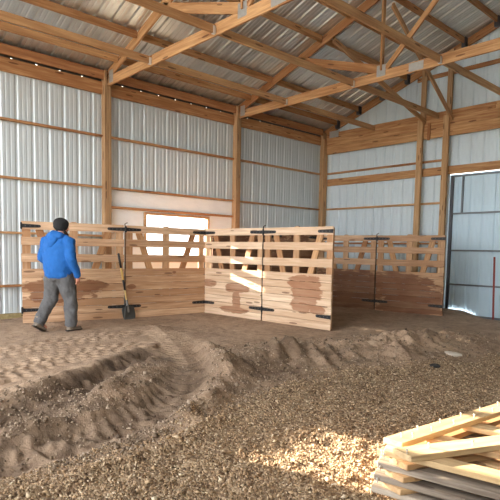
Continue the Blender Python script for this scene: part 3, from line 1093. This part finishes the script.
# ------------------------------------------------------------------ person
def remeshed(name, build, mat, parent, Mw, voxel=0.012, smooth_it=3, disp=0.0, dscale=0.12):
    bm = bmesh.new()
    build(bm)
    o = mesh_obj(name, bm, mat, parent, Mw, smooth=True)
    md = o.modifiers.new('remesh', 'REMESH')
    md.mode = 'VOXEL'
    md.voxel_size = voxel
    md.use_smooth_shade = True
    sm = o.modifiers.new('smooth', 'SMOOTH')
    sm.iterations = smooth_it
    sm.factor = 0.5
    if disp:
        tx = bpy.data.textures.new(name + '_folds', 'CLOUDS')
        tx.noise_scale = dscale
        d = o.modifiers.new('folds', 'DISPLACE')
        d.texture = tx
        d.strength = disp
        d.mid_level = 0.5
    return o


PX, PY = 2.075, -9.175
pzf = float(H(PX, PY))
person = empty('person', (PX, PY, pzf), math.radians(115 - 90))
person.scale = (1.05, 1.05, 1.035)
PM = chain(person)
tag(person, 'person in a blue hooded sweatshirt, grey trousers and black knit cap walking by the gates', 'person')

HL = [(-0.10, -0.01, 0.93), (-0.155, 0.0, 0.52), (-0.20, -0.22, 0.155)]
HR = [(0.10, 0.0, 0.93), (0.145, 0.10, 0.50), (0.145, 0.10, 0.10)]
AR = [(0.215, 0.0, 1.43), (0.30, -0.05, 1.14), (0.315, 0.06, 0.90)]
AL = [(-0.215, 0.0, 1.43), (-0.325, -0.01, 1.15), (-0.17, 0.19, 1.02)]
hc = Vector((0.015, 0.055, 1.655))
HEAD = Matrix.Translation(hc) @ Matrix.Rotation(math.radians(-38), 4, 'Z') @ Matrix.Rotation(math.radians(-8), 4, 'X')


def hp(x, y, z):
    return HEAD @ Vector((x, y, z))


def body(bm):
    # trunk, neck and skull
    tube_bm(bm, [(0, 0, 0.88), (0, 0, 1.0), (0, 0.01, 1.2), (0, 0.0, 1.38), (0, 0.0, 1.46)], [0.14, 0.15, 0.155, 0.17, 0.12], 16, [(1, .72), (1.0, .7), (1, .72), (1, .62), (1, .6)])
    tube_bm(bm, [(0, 0.0, 1.43), (0.005, 0.03, 1.52), (0.01, 0.05, 1.60)], [0.07, 0.062, 0.06], 12)
    n0 = len(bm.verts)
    loc = bmesh.new()
    ball_bm(loc, (0, -0.01, 0.02), (0.078, 0.098, 0.105), 3)
    ball_bm(loc, (0, 0.035, -0.055), (0.058, 0.06, 0.065), 2)
    ball_bm(loc, (0, 0.07, -0.095), (0.03, 0.025, 0.022), 2)      # chin
    ball_bm(loc, (0, 0.098, -0.015), (0.013, 0.02, 0.028), 2)      # nose
    ball_bm(loc, (0, 0.083, -0.058), (0.026, 0.012, 0.008), 2)     # lips
    for s in (-1, 1):
        ball_bm(loc, (s * 0.03, 0.082, 0.012), (0.014, 0.01, 0.009), 2)
        ball_bm(loc, (s * 0.082, -0.01, -0.01), (0.010, 0.022, 0.032), 2)
        ball_bm(loc, (s * 0.035, 0.078, 0.035), (0.022, 0.012, 0.007), 2)
    me = bpy.data.meshes.new('tmp_head')
    loc.to_mesh(me)
    loc.free()
    me.transform(HEAD)
    bm.from_mesh(me)
    bpy.data.meshes.remove(me)
    # limbs
    for P in (HL, HR):
        a, b, c = [Vector(q) for q in P]
        tube_bm(bm, [a, a.lerp(b, .5), b, b.lerp(c, .35), c], [0.085, 0.075, 0.058, 0.055, 0.04], 12)
        fwd = Vector((0.02 if P is HR else -0.01, 0.15, -0.075 if P is HR else -0.11))
        tube_bm(bm, [c + Vector((0, -0.03, -0.03)), c + fwd * .6, c + fwd], [0.04, 0.038, 0.03], 10)
    for P in (AR, AL):
        a, b, c = [Vector(q) for q in P]
        tube_bm(bm, [a * 0.9 + Vector((0, 0, .14)), a, a.lerp(b, .5), b, b.lerp(c, .4), c], [0.05, 0.058, 0.048, 0.042, 0.04, 0.029], 12)
        d = (c - b).normalized() if P is AL else Vector((0.0, 0.22, -1)).normalized()
        sgn = 1 if P is AR else -1
        wdir = Vector((0, 1, 0.2)).normalized() if P is AR else Vector((0, 0.2, -1)).normalized()
        wdir = (wdir - d * wdir.dot(d)).normalized()
        inn = Vector((-sgn, 0, 0))
        inn = (inn - d * inn.dot(d)).normalized()
        tube_bm(bm, [c, c + d * 0.04, c + d * 0.085], [0.028, 0.036, 0.034], 10, [(1, .7)] * 3)
        ball_bm(bm, c + d * 0.06, (0.020, 0.042, 0.045), 2)
        for i, (o_, l) in enumerate(((0.033, 0.070), (0.011, 0.078), (-0.011, 0.072), (-0.032, 0.056))):
            k0 = c + d * 0.085 + wdir * o_
            k1 = k0 + d * l * .45 + inn * 0.006
            k2 = k1 + d * l * .30 + inn * 0.016
            k3 = k2 + d * l * .2 + inn * 0.02
            tube_bm(bm, [k0 - d * .03, k0, k1, k2, k3], [0.0095, 0.0095, 0.009, 0.0085, 0.007], 8)
        q0 = c + d * 0.035 + wdir * 0.03
        tube_bm(bm, [q0, q0 + d * .03 + wdir * .022 + inn * .01, q0 + d * .062 + wdir * .022 + inn * .02], [0.013, 0.0115, 0.009], 8)


skin = plain('skin', (0.62, 0.30, 0.21), 0.5, 0, 0.08)
remeshed('body', body, skin, person, PM, 0.007, 2)

blue = plain('blue_fleece', (0.005, 0.10, 0.36), 0.85, 0, 0.15, 22, 0.004)


def hoodie(bm):
    tube_bm(bm, [(0, 0.0, 0.86), (0, 0, 0.90), (0, 0.0, 1.04), (0, 0.0, 1.22), (0, -0.01, 1.36), (0, -0.01, 1.45), (0, 0.01, 1.51)],
            [0.215, 0.228, 0.255, 0.262, 0.258, 0.205, 0.11], 24, [(1, .78), (1, .78), (1, .76), (1, .72), (1, .62), (1, .62), (1, .75)])
    for P in (AR, AL):
        a, b, c = [Vector(q) for q in P]
        tube_bm(bm, [a * 0.72 + Vector((0, 0, .41)), a, a.lerp(b, .5), b, b.lerp(c, .5), c, c.lerp(b, -.12)], [0.085, 0.096, 0.086, 0.078, 0.07, 0.056, 0.05], 14)


def hood(bm):
    tube_bm(bm, [(-0.135, 0.03, 1.47), (-0.105, -0.065, 1.505), (0, -0.10, 1.53), (0.105, -0.065, 1.505), (0.135, 0.03, 1.47)], [0.05, 0.062, 0.07, 0.062, 0.05], 12)
    tube_bm(bm, [(0, -0.10, 1.50), (0, -0.15, 1.42), (0, -0.165, 1.34)], [0.09, 0.08, 0.035], 12, [(1.2, .6)] * 3)


h_ = remeshed('hoodie', hoodie, blue, person, PM, 0.012, 4, 0.035, 0.11)
remeshed('hood', hood, blue, h_, PM, 0.010, 4, 0.015, 0.08)

grey = plain('grey_trousers', (0.098, 0.097, 0.10), 0.9, 0, 0.4, 7, 0.006)


def trousers(bm):
    tube_bm(bm, [(0, 0, 0.82), (0, 0, 0.9), (0, 0, 1.0)], [0.19, 0.20, 0.195], 20, [(1, .8), (1, .8), (1, .75)])
    for P in (HL, HR):
        a, b, c = [Vector(q) for q in P]
        tube_bm(bm, [a, a.lerp(b, .3), a.lerp(b, .7), b, b.lerp(c, .3), b.lerp(c, .7), c + Vector((0, 0, -0.02))], [0.13, 0.134, 0.12, 0.108, 0.102, 0.096, 0.09], 16)


remeshed('trousers', trousers, grey, person, PM, 0.012, 3, 0.04, 0.10)

bootm = plain('boot_leather', (0.22, 0.18, 0.14), 0.8, 0, 0.25, 12)


def boot(c, fwd):
    c = Vector(c)
    fwd = Vector(fwd)
    dn = fwd.cross(Vector((1, 0, 0))).normalized()
    if dn.z > 0:
        dn = -dn
    def b(bm):
        tube_bm(bm, [c + Vector((0, 0, .10)), c, c + dn * 0.05], [0.058, 0.056, 0.052], 12)
        tube_bm(bm, [c + dn * 0.055 - fwd * 0.055, c + dn * .055 + fwd * .06, c + dn * 0.062 + fwd * 0.14, c + dn * 0.068 + fwd * 0.19], [0.045, 0.05, 0.048, 0.034], 12, [(1, .75)] * 4)
    o = remeshed('boot', b, bootm, person, PM, 0.009, 2)
    def sole(bm):
        q = [c + dn * 0.088 - fwd * .085, c + dn * .09 + fwd * .06, c + dn * 0.094 + fwd * 0.15, c + dn * 0.094 + fwd * 0.215]
        tube_bm(bm, q, [0.038, 0.042, 0.046, 0.032], 12, [(1, .3)] * 4)
    remeshed('sole', sole, plain('boot_sole', (0.05, 0.04, 0.035), 0.9), o, PM, 0.008, 1)


boot(HR[2], Vector((0.12, 1, 0)).normalized())
boot(HL[2], Vector((-0.05, 0.86, -0.42)).normalized())


def cap(bm):
    loc = bmesh.new()
    ball_bm(loc, (0, -0.014, 0.045), (0.102, 0.120, 0.100), 3)
    tube_bm(loc, [(0, -0.03, -0.045), (0, -0.014, 0.02), (0, -0.012, 0.06)], [0.098, 0.104, 0.104], 20, [(0.95, 0.98), (0.97, 1.12), (.97, 1.12)])
    geom = loc.verts[:] + loc.edges[:] + loc.faces[:]
    me = bpy.data.meshes.new('tmp_cap')
    loc.to_mesh(me)
    loc.free()
    me.transform(HEAD)
    bm.from_mesh(me)
    bpy.data.meshes.remove(me)


remeshed('knit_cap', cap, plain('black_knit', (0.014, 0.014, 0.015), 0.95, 0, 0.3, 60, 0.004), person, PM, 0.009, 2)


def beard(bm):
    loc = bmesh.new()
    tube_bm(loc, [(-0.075, 0.01, -0.03), (-0.06, 0.06, -0.085), (0, 0.092, -0.115), (0.06, 0.06, -0.085), (0.075, 0.01, -0.03)], [0.014, 0.024, 0.032, 0.024, 0.014], 10)
    tube_bm(loc, [(-0.03, 0.093, -0.045), (0, 0.102, -0.04), (0.03, 0.093, -0.045)], [0.007, 0.008, 0.007], 8)
    me = bpy.data.meshes.new('tmp_beard')
    loc.to_mesh(me)
    loc.free()
    me.transform(HEAD)
    bm.from_mesh(me)
    bpy.data.meshes.remove(me)


remeshed('beard', beard, plain('dark_hair', (0.03, 0.018, 0.012), 0.9), person, PM, 0.008, 1)

# ------------------------------------------------------------------ loose gravel, clods and stones
def scatter(name, pts, sizes, flat, mat, label, cat):
    n = len(pts)
    dirs = np.array([(1, 0, 0), (-1, 0, 0), (0, 1, 0), (0, -1, 0), (0, 0, 1), (0, 0, -1)], float)
    fc = np.array([(0, 2, 4), (2, 1, 4), (1, 3, 4), (3, 0, 4), (2, 0, 5), (1, 2, 5), (3, 1, 5), (0, 3, 5)])
    q = rng.normal(size=(n, 4))
    q /= np.linalg.norm(q, axis=1)[:, None]
    a, b, c, d = q.T
    R = np.stack([np.stack([1 - 2 * (c * c + d * d), 2 * (b * c - a * d), 2 * (b * d + a * c)], -1),
                  np.stack([2 * (b * c + a * d), 1 - 2 * (b * b + d * d), 2 * (c * d - a * b)], -1),
                  np.stack([2 * (b * d - a * c), 2 * (c * d + a * b), 1 - 2 * (b * b + c * c)], -1)], 1)
    sc = sizes[:, None] * np.stack([rng.uniform(.7, 1.3, n), rng.uniform(.5, 1.0, n), rng.uniform(flat, flat * 1.8, n)], -1)
    jit = rng.uniform(0.75, 1.25, (n, 6, 1))
    V = dirs[None] * sc[:, None, :] * jit
    V = np.einsum('nij,nkj->nki', R, V) + pts[:, None, :]
    F = (fc[None] + (np.arange(n) * 6)[:, None, None]).reshape(-1, 3)
    me = bpy.data.meshes.new(name)
    me.vertices.add(n * 6)
    me.vertices.foreach_set('co', V.ravel())
    me.loops.add(F.size)
    me.loops.foreach_set('vertex_index', F.ravel().astype(np.int32))
    me.polygons.add(len(F))
    me.polygons.foreach_set('loop_start', np.arange(0, F.size, 3, dtype=np.int32))
    me.update(calc_edges=True)
    me.materials.append(mat)
    o = bpy.data.objects.new(name, me)
    COL.objects.link(o)
    return tag(o, label, cat, kind='stuff')


def chip_mat(name, stops):
    g = G(name)
    ge = g.t.nodes.new('ShaderNodeNewGeometry')
    c = g.ramp(ge.outputs['Random Per Island'], stops)
    return g.set(Base_Color=c, Roughness=0.9)


def pick(n, x0, x1, y0, y1, tmin, tmax):
    out = []
    tot = 0
    while tot < n:
        x = rng.uniform(x0, x1, n)
        y = rng.uniform(y0, y1, n)
        t = edge_t(x, y) + 0.25 * fbm(x, y, 2.5, 3)
        near = np.hypot(x - 10.406, y + 12.564)
        p = np.clip(3.2 / near, 0.25, 1) ** 2
        k = (t > tmin) & (t < tmax) & (rng.random(n) < p)
        out.append(np.stack([x[k], y[k]], -1))
        tot += k.sum()
    return np.concatenate(out)[:n]


P2 = pick(46000, 6.2, 9.9, -12.0, -3.5, -0.05, 9)
near = np.hypot(P2[:, 0] - 10.406, P2[:, 1] + 12.564)
sz = rng.gamma(3.0, 0.0020, len(P2)) + 0.0025
z = H(P2[:, 0], P2[:, 1])
scatter('gravel', np.stack([P2[:, 0], P2[:, 1], z + sz * 0.3], -1), sz, 0.35,
        chip_mat('gravel_chips', [(0.0, (0.12, 0.07, 0.038)), (0.4, (0.29, 0.185, 0.10)), (0.8, (0.46, 0.32, 0.19)), (1.0, (0.60, 0.50, 0.36))]),
        'loose tan gravel and wood chips covering the near floor', 'gravel')
P3 = pick(14000, 3.6, 8.0, -12.0, -3.5, -1.7, 0.1)
P3 = P3[(pl(P3[:, 0], P3[:, 1], T1)[0] > 0.27) | (rng.random(len(P3)) < 0.15)]
sz = rng.gamma(1.5, 0.0036, len(P3)) + 0.003
z = H(P3[:, 0], P3[:, 1])
scatter('dirt_clods', np.stack([P3[:, 0], P3[:, 1], z + sz * 0.25], -1), sz, 0.6,
        chip_mat('clods', [(0.0, (0.08, 0.05, 0.03)), (0.5, (0.2, 0.14, 0.09)), (1.0, (0.40, 0.31, 0.23))]),
        'crumbled brown dirt clods along the tyre ruts', 'dirt')


def stone(x, y, r, mat, label):
    bm = bmesh.new()
    ball_bm(bm, (0, 0, 0), r, 3)
    for v in bm.verts:
        q = np.array(v.co)
        k = 1 + 0.5 * float(fbm(np.array(q[0] * 9 + x), np.array(q[1] * 9 + q[2] * 7), 1.0, 3))
        v.co *= k
    o = mesh_obj('stone', bm, mat, None, Matrix.Translation((x, y, float(H(x, y)) + r[2] * 0.35)))
    tag(o, label, 'stone')


stone(7.12, -6.18, (0.075, 0.06, 0.035), plain('black_clump', (0.02, 0.018, 0.016), 0.8), 'small black lump on the gravel beyond the stacked pallets')
stone(6.98, -5.4, (0.13, 0.09, 0.04), plain('pale_stone', (0.5, 0.44, 0.37), 0.9), 'pale flat stone lying beyond the dirt heap')
